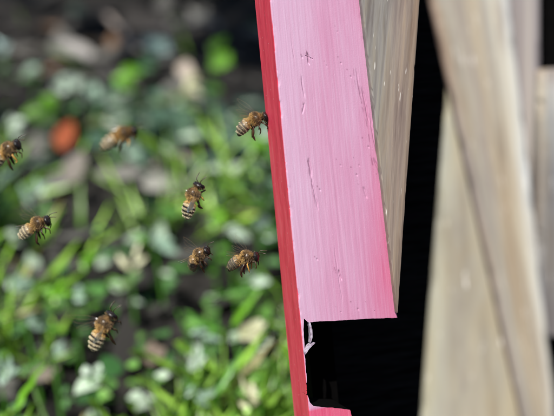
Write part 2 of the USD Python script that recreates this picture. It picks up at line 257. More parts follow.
cracks = [(*mark(a, b), *mark(c, d), w / 1000, dp / 1000) for a, b, c, d, w, dp in cracks]
_g = grain(11, 0.00007, 900, 10, 0.00016)
_rng = np.random.default_rng(4)
pits = [(*mark(*(lambda y: (_rng.uniform(275, 285 + 85) + (y * 0.09), y))(_rng.uniform(0, 320))), _rng.uniform(0.0001, 0.00028)) for _ in range(16)]
def wobble(v): return (fbm(np.stack([v * 220, 0 * v, 0 * v], -1), 3, 21) - 0.5) * 0.0007
def dirt_A(u, v):
    o = np.zeros_like(u)
    for x0, y0, x1, y1, w, dp in cracks:
        t = (v - y0) / (y1 - y0); c = x0 + (x1 - x0) * t + wobble(v)
        o = np.maximum(o, min(1, dp * 1000) * np.exp(-((u - c) / (w * 0.75)) ** 2) * np.clip(np.minimum(t, 1 - t) * 4, 0, 1) * (fbm(np.stack([v * 700, u * 700, 0 * u], -1), 2, 3) > 0.42))
    for x0, y0, r in pits: o = np.maximum(o, 0.7 * np.exp(-((u - x0) ** 2 + (v - y0) ** 2) / r ** 2))
    return o
def disp_A(u, v, W):
    d = _g(u, v, W)
    wob = wobble(v)
    for x0, y0, x1, y1, w, dp in cracks:
        t = (v - y0) / (y1 - y0); c = x0 + (x1 - x0) * t + wob
        m = np.clip(np.minimum(t, 1 - t) * 5, 0, 1) * ((t > 0) & (t < 1))
        d = d - dp * np.exp(-((u - c) / w) ** 2) * m + 0.10 * dp * np.exp(-((u - c - 1.6 * w) / w) ** 2) * m
    for x0, y0, r in pits: d = d - 0.0003 * np.exp(-((u - x0) ** 2 + (v - y0) ** 2) / r ** 2)
    return d
scaleA = 560 * LA / 560
ls = np.unique(np.concatenate([np.linspace(0, 0.10, 8), np.linspace(0.10, 1.0, 560)]))
TLx, TRx, BRx, BLx = TLA, TRA, BRA, BLA
vA, fA, uvA = plank(TLx, TRx, BRx, BLx, n_A, 0.020, r=0.0006, na=230, ls=ls, disp=disp_A, ns=24)
# below the picture the plank goes on to the ground as a plainer length of the same board
block = manifold3d.Manifold(manifold3d.Mesh(np.asarray(vA, np.float32), np.asarray(fA, np.uint32)))
if block.is_empty() or block.volume() <= 0:
    block = manifold3d.Manifold(manifold3d.Mesh(np.asarray(vA, np.float32), np.asarray(fA[:, ::-1], np.uint32)))
outline_px = [(304.0, 318.6), (306.2, 320.6), (308.6, 322.6), (316, 321.6), (330, 321.0), (350, 319.8), (375, 318.3), (398, 317.6), (440, 316), (440, 440), (358, 470), (351.8, 417), (350.4, 410), (340, 408.4), (326, 407.4), (313, 406), (309.6, 402), (308.0, 396), (307.2, 386), (306.3, 372), (305.4, 362), (304.9, 352), (304.3, 342), (303.6, 330)]
def to_plane(pts): return np.array([mark(*p) for p in pts])
def smooth_outline(pts, seed, amp):
    from shapely.geometry import LineString
    ring = LineString(list(map(tuple, pts)) + [tuple(pts[0])]); s = np.arange(0, ring.length, 0.0004)
    P = np.array([ring.interpolate(x).coords[0] for x in s])
    from scipy.ndimage import gaussian_filter1d
    P = gaussian_filter1d(P, 0.9, axis=0, mode='wrap')
    P += amp * (np.stack([fbm(np.stack([s * 900, 0 * s + o, 0 * s], -1), 3, seed) for o in (0.3, 7.7)], 1) - 0.5) * 2
    return P
def prism_A(P, front, back):
    m = trimesh.creation.extrude_polygon(Polygon(P).buffer(0), front + back, engine='earcut')
    x, y, z = m.vertices.T
    w = TLA + x[:, None] * e_r + y[:, None] * axis_A + (z - back)[:, None] * n_A
    f = m.faces if np.dot(np.cross(e_r, axis_A), n_A) > 0 else m.faces[:, ::-1]
    return manifold3d.Manifold(manifold3d.Mesh(np.asarray(w, np.float32), np.asarray(f, np.uint32)))
slot_outline = smooth_outline(to_plane(outline_px), 5, 0.00014)
cut = prism_A(slot_outline, 0.004, 0.026)
carved = block - cut
mm = carved.to_mesh(); cv, cf = np.array(mm.vert_properties[:, :3], float), np.array(mm.tri_verts)
# the cut faces lie inside the slot's outline and below the paint
fc = cv[cf].mean(1); fu, fv = plane_A(fc); fd = -((fc - TLA) @ n_A)
fn = np.cross(cv[cf[:, 1]] - cv[cf[:, 0]], cv[cf[:, 2]] - cv[cf[:, 0]]); fn /= np.linalg.norm(fn, axis=1, keepdims=True) + 1e-15
import shapely
zone = shapely.union_all([Polygon(slot_outline).buffer(0)]).buffer(0.00012)
inside = shapely.contains_xy(zone, fu, fv) & (fd > 0.00035) & (fd < 0.0196)
def sub(v, f, keep):
    f = f[keep]; ids, inv = np.unique(f, return_inverse=True); return v[ids], inv.reshape(-1, 3)
DIRT = []
def uv_A(v):
    DIRT[:] = [dirt_A(*plane_A(v)) * ((v - TLA) @ n_A > -0.0012)]
    return uv_A0(v)
def uv_A0(v):
    u, w = plane_A(v); d = -((v - TLA) @ n_A); left = u < 0.0012
    return np.stack([np.where(left & (d > 0.0004), -d, u), -w], 1)
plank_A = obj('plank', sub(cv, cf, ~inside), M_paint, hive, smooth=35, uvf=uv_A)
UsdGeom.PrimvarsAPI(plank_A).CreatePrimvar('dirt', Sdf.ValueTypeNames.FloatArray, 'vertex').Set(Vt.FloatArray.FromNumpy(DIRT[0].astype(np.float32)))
tag(plank_A, 'upright plank painted red, its broad face pale pink from painted-in glare')
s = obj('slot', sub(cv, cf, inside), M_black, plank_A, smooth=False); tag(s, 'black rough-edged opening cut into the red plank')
# pale pieces at the slot's upper left corner: a paint splinter and a highlight given shape
def chip_piece(pts, front, back, seed): return prism_A(smooth_outline(to_plane(pts), seed, 0.0001), front, back)
for pts in ([(308.2, 321.6), (310.2, 322.0), (311.9, 329), (312.3, 336), (311.2, 341.5), (309.6, 343.6), (310.2, 336), (309.8, 329)], [(303.4, 350.5), (305.6, 348.0), (308.6, 344.6), (312.5, 342.6), (315.6, 342.4), (312.2, 345.6), (308.4, 349.4), (306.2, 353.4), (304, 355)]):
    obj('splinter_highlight', chip_piece(pts, 0.0004, 0.0018, 3), M_chip, plank_A)
# lower length of the plank, down to the ground
lo = [BLA, BRA]
def drop(p, d, z): return p + d * ((z - p[2]) / d[2])
left_d, right_d = unit(BLA - TLA), unit(BRA - TRA)
v, f, uv = plank(BLA + left_d * 0.0002, BRA + right_d * 0.0002, drop(BRA, right_d, -0.015), drop(BLA, left_d, -0.015), n_A, 0.020, na=24, disp=grain(12, 0.0001))
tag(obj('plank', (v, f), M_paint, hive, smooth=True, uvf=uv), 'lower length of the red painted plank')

# grey board behind the red plank: set back, turned so that its right edge is hidden
n_B = unit(n_A + 0.03 * e_r); p_B = at(385, 160, FOCUS) - n_A * 0.0032
TLB, TRB, BRB, BLB = quad([(353.4, -70), (425.5, -70), (397.6, 313.0), (397.2, 313.0)], p_B, n_B)
v, f, uv = plank(TLB, TRB, BRB, BLB, n_B, 0.014, r=0.0008, na=130, ls=np.linspace(0, 1, 260), disp=grain(31, 0.00008, 300, 7, 0.0003), ns=12)
tag(obj('plank', (v, f), M_grey, hive, smooth=True, uvf=np.stack([(v - TRB) @ unit(e_r - unit(BRB - TRB) * np.dot(e_r, unit(BRB - TRB))), -((v - TRB) @ unit(BRB - TRB))], 1)), 'tapering grey unpainted board behind the red plank')

# inside of the hive, its shade put into near-black colour: a rippled inner board, roof, floor and sides make a closed box behind the boards
def box_at(o, a, b, c):                                            # from corner o along three edge vectors
    m = trimesh.creation.box([1, 1, 1]); w = (m.vertices + 0.5); v = o + w @ np.stack([a, b, c])
    fcs = m.faces if np.dot(np.cross(a, b), c) > 0 else m.faces[:, ::-1]
    return v, fcs
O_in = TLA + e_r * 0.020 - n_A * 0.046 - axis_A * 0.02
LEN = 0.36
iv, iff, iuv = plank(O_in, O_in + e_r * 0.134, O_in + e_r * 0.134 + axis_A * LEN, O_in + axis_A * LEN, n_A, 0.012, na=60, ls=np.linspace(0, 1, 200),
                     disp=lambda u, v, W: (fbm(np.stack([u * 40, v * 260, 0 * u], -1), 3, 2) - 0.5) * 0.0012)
tag(obj('gap_shade_board', (iv, iff), M_inner, hive, smooth=True, uvf=iuv), 'black rippled board deep in the gap')
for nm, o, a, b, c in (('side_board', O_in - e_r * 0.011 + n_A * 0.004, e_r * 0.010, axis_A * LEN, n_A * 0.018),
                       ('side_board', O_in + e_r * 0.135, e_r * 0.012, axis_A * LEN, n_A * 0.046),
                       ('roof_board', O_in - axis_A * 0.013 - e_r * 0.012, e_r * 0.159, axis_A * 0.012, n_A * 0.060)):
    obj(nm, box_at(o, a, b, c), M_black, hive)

# pale planks nearest the viewer, on the right
def board(px, d, nv, depth, m, seed, label, r=0.0015, to=None, lean=0.0):
    n = unit(view(nv)); p0 = at(480, 200, d)
    c = quad(px, p0, n)
    if to is not None: c = extend(*c, to)
    v, f, uv = plank(*c, n, depth, r=r, na=60, ls=np.linspace(0, 1, 160), disp=grain(seed, 0.0004, 250, 5, 0.001))
    return tag(obj('plank', (v, f), m, hive, smooth=True, uvf=uv), label)
board([(457.5, -60), (503, -60), (533, 440), (418.0, 440)], 0.434, (-0.12, 0.08, 1), 0.016, M_buff, 41, 'blurred buff plank whose long left edge borders the black gap', r=0.0008, to=-0.01)
board([(417, -60), (503, -60), (558, 440), (527, 440)], 0.421, (-0.12, 0.10, 1), 0.010, M_strip, 43, 'blurred pale plank with a whitish right edge slanting down across the other planks', r=0.0006, to=-0.01)
board([(500, -60), (541, -60), (542, 340), (520, 340)], 0.432, (0.1, 0.05, 1), 0.012, M_violet, 47, 'short violet grey board beside the black notch at top right')
board([(539, 69), (610, 66), (610, 333), (537, 338)], 0.424, (0.25, 0.12, 1), 0.012, M_end, 49, 'blurred bluish grey board end below the black notch at the right')
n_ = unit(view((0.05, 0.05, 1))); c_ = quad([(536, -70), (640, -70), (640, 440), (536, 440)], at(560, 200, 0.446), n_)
tag(obj('gap_shade_board', box_at(c_[0] - n_ * 0.002, c_[1] - c_[0], c_[3] - c_[0], n_ * 0.001), M_black, hive), 'black sheet put behind the notch at right for the shade of the gap')  # dark sheet set where only shade fills the gap

# ---------------------------------------------------------------- vegetation
rnd = random.Random(7); rs = np.random.default_rng(7)
def leaf_grid(L, W, nl=6, nw=2, fold=0.25, curl=0.3, shape='ovate'):
    t = np.linspace(0, 1, nl + 1); s_ = np.linspace(-1, 1, 2 * nw + 1)
    if shape == 'ovate': w = np.sin(np.pi * t ** 0.75) ** 0.8
    elif shape == 'round': w = np.sqrt(np.clip(1 - (2 * t - 1) ** 2, 0, 1))
    else: w = (1 - t ** 2.2) * np.clip(t * 12 + 0.5, 0, 1)
    w = np.maximum(w, 0.02)
    x = L * t[:, None] * np.ones_like(s_); y = W / 2 * w[:, None] * s_
    z = fold * np.abs(y) - curl * L * (t[:, None] ** 2) * np.ones_like(s_) * 0.5 + 0.03 * L * np.sin(t[:, None] * 17 + s_ * 3)
    v = np.stack([x, y, z], -1).reshape(-1, 3); m = 2 * nw + 1
    i, j = np.meshgrid(np.arange(nl), np.arange(m - 1), indexing='ij')
    q = np.stack([i * m + j, (i + 1) * m + j, (i + 1) * m + j + 1, i * m + j + 1], -1).reshape(-1, 4)
    return v, np.vstack([q[:, [0, 1, 2]], q[:, [0, 2, 3]]])
def place(v, o, d, n):
    d = unit(d); n = unit(n - d * np.dot(n, d)); return o + v @ np.stack([d, np.cross(n, d), n])
BARE = [(*over_ground(px, py, 0.0)[:2], r) for px, py, r in ((75, 252, .045), (45, 240, .03), (130, 212, .03), (30, 205, .025), (222, 288, .035), (258, 300, .025), (60, 402, .022), (92, 385, .015), (262, 372, .03), (170, 345, .025), (60, 60, .05), (40, 150, .035), (150, 78, .03), (20, 28, .06), (100, 22, .06), (180, 20, .06), (235, 32, .05), (235, 100, .03))]
def bare(x, y): return any(((x - a) / r) ** 2 + ((y - b) / (1.7 * r)) ** 2 < 1 for a, b, r in BARE)
def density(x, y):                      # lush near the viewer, sparse and littered further off
    return float(np.clip(1.15 - (y - 0.22) / 0.34, 0.06, 1))
# grass: one uncountable mass of blades
parts, tints = [], []
N = 0
while N < 7200:
    x, y = rnd.uniform(-0.75, 0.6), rnd.uniform(-0.05, 1.9)
    if rnd.random() > density(x, y) ** 1.6 or fbm(V(x * 11, y * 11, 0), 3, 40) < 0.45 or (bare(x, y) and rnd.random() < 0.93): continue
    N += 1
    L = rnd.uniform(0.03, 0.085) * (1.0 if y < 0.6 else 0.8); W = rnd.uniform(0.0014, 0.0034)
    v, f = leaf_grid(L, W, 5, 1, 0.5, rnd.uniform(0.1, 1.0), 'blade')
    a = rnd.uniform(0, 2 * math.pi); lean = rnd.uniform(0.15, 1.1)
    d = V(math.cos(a) * lean, math.sin(a) * lean, 1); nn = V(math.cos(a), math.sin(a), -lean) * -1
    v = place(v, V(x, y, float(ground_z(x, y)) - 0.002), d, nn)
    t = rnd.random(); c = (V(0.08, 0.20, 0.02) * (1 - t) + V(0.34, 0.60, 0.08) * t) * rnd.uniform(0.7, 1.3)
    if rnd.random() < 0.06: c = V(0.42, 0.38, 0.2)
    parts.append((v, f)); tints.append(np.tile(c, (len(v), 1)))
v, f = join(parts)
tag(obj('grass', (v, f), M_grass, smooth=True, tint=np.vstack(tints)), 'lush blurred green grass covering the ground in the lower left', 'grass', kind='stuff')
# ground cover: small broad leaves, uncountable
parts, tints = [], []
N = 0
while N < 9600:
    x, y = rnd.uniform(-0.8, 0.65), rnd.uniform(0.0, 2.0)
    dn = density(x, y)
    if rnd.random() > 0.7 + 0.3 * dn or fbm(V(x * 8, y * 8, 3), 3, 55) < 0.46 + 0.03 * (1 - dn) or (bare(x, y) and rnd.random() < 0.93): continue
    N += 1
    L = rnd.uniform(0.007, 0.0165) * (1 + 0.6 * (y > 0.55)); W = L * rnd.uniform(0.5, 0.9)
    v, f = leaf_grid(L, W, 4, 1, rnd.uniform(0.0, 0.5), rnd.uniform(0.1, 0.7), 'ovate')
    a = rnd.uniform(0, 2 * math.pi); tilt = abs(rnd.gauss(0.0, 0.45))
    nn = V(math.cos(a) * math.sin(tilt), math.sin(a) * math.sin(tilt) - 0.12, math.cos(tilt)); b = rnd.uniform(0, 6.28)
    h = rnd.uniform(0.004, 0.05) * (0.5 + 0.5 * dn)
    v = place(v, V(x, y, float(ground_z(x, y)) + h), V(math.cos(b), math.sin(b), rnd.uniform(-0.2, 0.3)), nn)
    t = rnd.random()
    c = ((V(0.03, 0.065, 0.045) * (1 - t) + V(0.10, 0.18, 0.115) * t) if y > 0.45 else (V(0.035, 0.11, 0.03) * (1 - t) + V(0.15, 0.33, 0.06) * t)) * rnd.uniform(0.7, 1.3)
    if rnd.random() < 0.20: c = V(0.34, 0.43, 0.33) * rnd.uniform(0.7, 1.4)  # some leaves pale, with glare painted into their colour
    parts.append((v, f)); tints.append(np.tile(c, (len(v), 1)))
v, f = join(parts)
tag(obj('ground_cover', (v, f), M_leaf, smooth=True, tint=np.vstack(tints)), 'mass of small blurred green leaves of low plants on dark soil', 'ground cover', kind='stuff')
# leaf litter
parts, tints = [], []
for _ in range(3200):
    x, y = rnd.uniform(-0.8, 0.65), rnd.uniform(0.1, 2.1)
    if fbm(V(x * 6, y * 6, 9), 3, 77) < 0.42: continue
    L = rnd.uniform(0.015, 0.05); W = L * rnd.uniform(0.25, 0.7)
    v, f = leaf_grid(L, W, 4, 1, rnd.uniform(-0.5, 0.5), rnd.uniform(-0.8, 0.9), 'ovate')
    a = rnd.uniform(0, 6.28); tilt = abs(rnd.gauss(0, 0.3)); b = rnd.uniform(0, 6.28)
    v = place(v, V(x, y, float(ground_z(x, y)) + rnd.uniform(0.002, 0.012)), V(math.cos(b), math.sin(b), 0), V(math.cos(a) * math.sin(tilt), math.sin(a) * math.sin(tilt), math.cos(tilt)))
    t = rnd.random(); c = (V(0.02, 0.018, 0.017) * (1 - t ** 2) + V(0.17, 0.17, 0.155) * t ** 2) * (1.0 if y > 0.45 else 0.6)
    if rnd.random() < 0.03: c = V(0.12, 0.07, 0.04)
    parts.append((v, f)); tints.append(np.tile(c, (len(v), 1)))
v, f = join(parts)
tag(obj('leaf_litter', (v, f), M_dead, smooth=True, tint=np.vstack(tints)), 'grey brown dead leaves littering the dark soil', 'leaf litter', kind='stuff')

# single plants that stand out in the blur: (px, py, height, length px, width px, angle deg, colour, label)
C = {'mint': V(0.24, 0.36, 0.28), 'white': V(0.46, 0.58, 0.48), 'vivid': V(0.13, 0.34, 0.014), 'green': V(0.08, 0.24, 0.03), 'dark': V(0.02, 0.06, 0.03), 'cream': V(0.52, 0.52, 0.34), 'blue': V(0.30, 0.42, 0.42)}  # the pale tones hold sun and sky glare painted into the leaf colour
plants = [
    (68, 85, .05, 30, 22, 120, 'white', 'pale minty white leaf, brightest one above the rust-coloured dead leaf'), (45, 108, .045, 38, 24, 160, 'vivid', 'bright green leaf just upper left of the rust-coloured dead leaf'),
    (126, 76, .05, 34, 22, 10, 'vivid', 'green leaf above the blurred distant bee'), (154, 50, .04, 44, 24, 5, 'blue', 'wide pale bluish leaf in the dark area at the top'),
    (221, 58, .055, 36, 26, 20, 'vivid', 'vivid green round leaf near the top beside the red plank'), (192, 84, .05, 40, 20, 30, 'cream', 'cream yellow-green leaf cluster below the vivid round leaf'),
    (95, 92, .04, 24, 15, 70, 'mint', 'small pale leaf right of the brightest minty leaf'), (30, 68, .04, 24, 14, 140, 'mint', 'small pale leaf near the upper left corner'),
    (3, 44, .04, 24, 14, 80, 'blue', 'pale leaf cut off by the left edge near the top'), (263, 132, .05, 30, 22, 85, 'white', 'white glaring leaf touching the red plank below its bee'),
    (261, 150, .045, 28, 16, 20, 'vivid', 'green leaf below the white glaring leaf at the plank'), (14, 126, .05, 34, 18, 60, 'white', 'pale leaf directly behind the bee at the left edge'),
    (33, 192, .045, 40, 16, 85, 'mint', 'upright pale leaf above the bee at lower left'), (8, 178, .045, 40, 15, 55, 'mint', 'slanting pale leaf below the bee at the left edge'),
    (116, 116, .05, 34, 14, 15, 'white', 'pale leaf directly behind the blurred distant bee'), (132, 150, .04, 34, 20, 15, 'mint', 'pale leaf under the blurred distant bee'),
    (266, 226, .05, 34, 20, 50, 'mint', 'pale leaf at the plank above right of the profile bee'), (238, 232, .05, 34, 16, 10, 'white', 'white leaf above the profile bee'),
    (217, 222, .05, 26, 18, 60, 'vivid', 'vivid green leaf between the striped bee and the profile bee'), (258, 278, .05, 26, 20, 20, 'white', 'round white leaf below right of the profile bee'),
    (164, 240, .05, 36, 18, 20, 'mint', 'pale green leaf left of the curled bee'), (210, 300, .06, 90, 12, 18, 'green', 'long light green blade slanting under the two neighbouring bees'),
    (246, 306, .06, 60, 8, 52, 'vivid', 'bright green blade rising towards the plank under the round white leaf'), (250, 332, .05, 44, 26, 15, 'cream', 'large cream white leaf at the plank in the lower part'),
    (266, 348, .045, 36, 18, 150, 'white', 'whitish leaf below the large cream leaf at the plank'), (205, 336, .05, 40, 16, 5, 'mint', 'pale mint leaf left of the large cream leaf'),
    (198, 362, .045, 34, 18, 40, 'white', 'whitish leaf low in the middle of the grass'), (200, 394, .045, 42, 14, 15, 'mint', 'pale lying leaf near the bottom edge in the middle'),
    (248, 396, .05, 46, 14, 140, 'cream', 'pale broad blade near the bottom beside the red plank'), (95, 369, .05, 24, 20, 60, 'white', 'round whitish leaf just below the lowest bee'),
    (30, 380, .07, 74, 9, 86, 'vivid', 'upright vivid grass blade near the lower left corner'), (6, 372, .055, 46, 14, 85, 'mint', 'upright pale leaf in the lower left corner'),
    (36, 318, .05, 34, 20, 10, 'mint', 'pale leaf in the grass left of the lowest bee'), (60, 350, .05, 26, 16, 30, 'mint', 'pale leaf left of the tail of the lowest bee'),
    (78, 290, .05, 26, 18, 60, 'mint', 'pale leaf in the grass above the lowest bee'), (20, 286, .05, 40, 22, 20, 'mint', 'broad pale leaf at the left edge below the lower left bee'),
    (133, 258, .055, 40, 12, 84, 'cream', 'upright cream stem leaf between the lowest bee and the curled bee'), (84, 262, .05, 30, 20, 110, 'vivid', 'vivid green leaf above the grass under the lower left bee'),
    (55, 292, .05, 40, 16, 70, 'vivid', 'vivid green leaf in the grass between the two lower left bees'), (232, 368, .06, 80, 8, 58, 'green', 'long green blade rising from the bottom to the cream leaf')]
HALFV = unit(SUN - unit(FWD))
for i, (px, py, h, lp, wp, ang, col, label) in enumerate(plants):
    P = over_ground(px, py, h); dist = np.dot(P - CAM, FWD); s = dist / FPX
    gz0 = float(ground_z(P[0], P[1])); t = thing('weed_plant', label, 'plant', (P[0], P[1], gz0))
    base = V(P[0], P[1], gz0)
    nrm = HALFV if col in ('white', 'mint', 'cream', 'blue') else unit(HALFV + 0.5 * V(rnd.uniform(-1, 1), rnd.uniform(-1, 1), 0.3))
    nrm = unit(nrm + 0.22 * V(rnd.gauss(0, 1), rnd.gauss(0, 1), rnd.gauss(0, 1)))
    dirv = view((math.cos(math.radians(ang)), math.sin(math.radians(ang)), 0)); dirv = unit(dirv - nrm * np.dot(dirv, nrm))
    shape = 'blade' if wp < 11 and lp > 50 else 'ovate'
    tilt = max(0.45, np.linalg.norm(np.array([np.dot(dirv, RGT), np.dot(dirv, UP)])))
    L, W = lp * s / tilt * 0.78, wp * s * 0.84
    start = P - dirv * L * 0.5
    stem = [base - base - V(0, 0, 0.005), (start - base) * 0.5 + V(0, 0, 0.004), start - base]
    obj('stem', tube(stem, [0.0014, 0.0011, 0.0008], 6), M_leaf, t, smooth=True, tint=np.tile(C['green'], (20, 1)))
    pieces = [(start - base, dirv, nrm, L, W)] if shape == 'blade' else []
    for q_ in range(0 if pieces else 3 if col in ('vivid', 'green') else 5):
        a = rnd.uniform(-0.9, 0.9); dq = unit(dirv * math.cos(a) + np.cross(nrm, dirv) * math.sin(a)); k_ = rnd.uniform(0.45, 0.68) if col not in ('vivid', 'green') else rnd.uniform(0.7, 0.95)
        pieces.append((start - base + dirv * L * rnd.uniform(0.0, 0.5) + np.cross(nrm, dirv) * W * rnd.uniform(-0.35, 0.35), dq, unit(nrm + 0.4 * V(rnd.gauss(0, 1), rnd.gauss(0, 1), rnd.gauss(0, 1))), L * k_, W * (rnd.uniform(0.4, 0.62) if col not in ('vivid', 'green') else rnd.uniform(0.6, 0.8))))
    for o_, dq, nq, Lq, Wq in pieces:
        v, f = leaf_grid(Lq, Wq, 8, 2, 0.3, 0.5, shape)
        v = place(v, o_, dq, nq); obj('leaf', (v, f), M_leaf, t, smooth=True, tint=np.tile(C[col] * rnd.uniform(0.7, 1.1), (len(v), 1)))
    for q_ in range(rnd.choice([1, 2, 2, 3]) if shape == 'ovate' else 1):       # lesser leaves lower down
        a = rnd.uniform(0, 6.28); L2 = L * rnd.uniform(0.5, 0.8)
        v, f = leaf_grid(L2, min(W * 0.8, L2 * 0.6), 5, 1, 0.3, 0.5, shape)
        v = place(v, V(0, 0, h * rnd.uniform(0.3, 0.7)), V(math.cos(a), math.sin(a), 0.35), V(0, -0.3, 1)); obj('leaf', (v, f), M_leaf, t, smooth=True, tint=np.tile((C['green'] * 0.6 + C[col] * 0.2), (len(v), 1)))
# dead leaves and twigs that can be told apart
for px, py, lp, wp, ang, c, label in [(65, 133, 38, 21, 78, V(0.21, 0.050, 0.018), 'rust-orange dead leaf standing in the litter between two bees'), (165, 182, 50, 18, 8, V(0.22, 0.22, 0.20), 'pale grey dead leaf left of the striped bee'),
                              (75, 165, 40, 24, 80, V(0.15, 0.135, 0.12), 'dull brown-pink dead leaf under the rust-orange leaf'), (128, 172, 36, 14, 10, V(0.16, 0.155, 0.145), 'grey dead leaf left of the pale dead leaf'), (76, 46, 44, 12, 150, V(0.25, 0.24, 0.23), 'grey brown curled dead leaf in the dark top left area'),
                              (185, 68, 22, 16, 80, V(0.36, 0.31, 0.26), 'small buff dead leaf above the cream leaf cluster'), (45, 372, 30, 16, 30, V(0.14, 0.12, 0.10), 'dead leaf on the soil at the bottom left'), (155, 350, 34, 22, 70, V(0.13, 0.10, 0.08), 'brown dead leaf right of the lowest bee')]:
    P = over_ground(px, py, 0.034); s = np.dot(P - CAM, FWD) / FPX; gz0 = float(ground_z(P[0], P[1]))
    n_ = unit(V(0.1 * rnd.uniform(-1, 1), -0.75, 0.7)); dv = view((math.cos(math.radians(ang)), math.sin(math.radians(ang)), 0)); dv = unit(dv - n_ * np.dot(dv, n_))
    v, f = leaf_grid(lp * s, wp * s, 8, 2, 0.2, 0.5, 'ovate'); v = place(v, P - dv * lp * s / 2, dv, n_)
    p = obj('dead_leaf', (v, f), M_dead, None, smooth=True, tint=np.tile(c, (len(v), 1))); tag(p, label, 'dead leaf')
for (x0, y0, x1, y1, w, label) in [(178, 148, 205, 178, 7, 'short grey stick slanting between the striped bee and the distant bee'), (150, 165, 176, 152, 5, 'thin grey twig lying left of the short stick'), (90, 128, 188, 92, 9, 'long pale stalk slanting behind the distant bee'),
                                   (150, 30, 215, 20, 6, 'grey twig lying in the dark at the top'), (105, 14, 140, 50, 6, 'grey twig in the dark litter near the top left')]:
    a, b = over_ground(x0, y0, 0.018), over_ground(x1, y1, 0.03); s = np.dot(a - CAM, FWD) / FPX
    ts = np.linspace(0, 1, 7)[:, None]; pts = a + (b - a) * ts + rs.normal(0, 0.0015, (7, 3)); pts = np.vstack([pts])
    tag(obj('twig', tube(pts, np.linspace(w * s / 2, w * s / 3, 7), 7), M_twig if 'stalk' not in label else M_leaf, None, smooth=True, tint=np.tile(V(0.36, 0.42, 0.16), (7 * 7 + 2, 1))), label, 'twig')

# unseen foliage added off to the left, its leaves placed to dapple the ground with shade
tr = thing('added_shade_tree', 'unseen leafy boughs on a trunk, added to dapple the ground behind the bees with shade', 'added_shade_tree', (-1.7, -1.5, 0))
obj('trunk', tube([(0, 0, -0.05), (0.05, 0.02, 0.7), (0.02, 0.1, 1.4), (0.12, 0.2, 2.1)], [0.085, 0.065, 0.055, 0.04], 10), M_twig, tr, smooth=True)
parts, tints, tips = [], [], []
lr = random.Random(21)
LIT = [tuple((q - SUN * (q[2] / SUN[2]))[:2]) for q in (over_ground(p[0], p[1], p[2]) for p in plants if p[6] in ('white', 'cream', 'vivid', 'blue'))] + [tuple((q - SUN * (q[2] / SUN[2]))[:2]) for q in (over_ground(65, 133, 0.022), over_ground(165, 182, 0.022), over_ground(75, 165, 0.02))]
while len(parts) < 1150:
    gx_, gy_ = lr.uniform(-0.75, 0.35), lr.uniform(0.40, 1.6)
    want = 0.25 + 0.28 * min(1, max(0, (gy_ - 0.55) / 0.35))
    if lr.random() > want or fbm(V(gx_ * 7, gy_ * 7, 4), 3, 91) < 0.47: continue
    if any((gx_ - a) ** 2 + (gy_ - b) ** 2 < 0.066 ** 2 for a, b in LIT): continue
    Q = V(gx_, gy_, 0) + SUN * (lr.uniform(1.6, 2.4) / SUN[2]) - V(-1.7, -1.5, 0)
    v, f = leaf_grid(lr.uniform(0.05, 0.085), lr.uniform(0.03, 0.05), 5, 1, 0.2, 0.3); a, b = lr.uniform(0, 6.28), lr.uniform(0, 6.28)
    v = place(v, Q, V(math.cos(a), math.sin(a), -0.2), V(0.5 * math.cos(b), 0.5 * math.sin(b), 1)); parts.append((v, f)); tips.append(Q); tints.append(np.tile(V(0.06, 0.13, 0.03) * lr.uniform(0.6, 1.4), (len(v), 1)))
for k in range(0, 1150, 115):
    A, B = V(0.05, 0.12, 1.3 + 0.07 * (k / 115)), tips[k] - V(0, 0, 0.02)
    obj('limb', tube([A, A * 0.6 + B * 0.4 + V(0, 0, 0.25), A * 0.25 + B * 0.75 + V(0, 0, 0.15), B], [0.02, 0.014, 0.009, 0.003], 7), M_twig, tr, smooth=True)
v, f = join(parts); obj('crown', (v, f), M_leaf, tr, smooth=True, tint=np.vstack(tints))
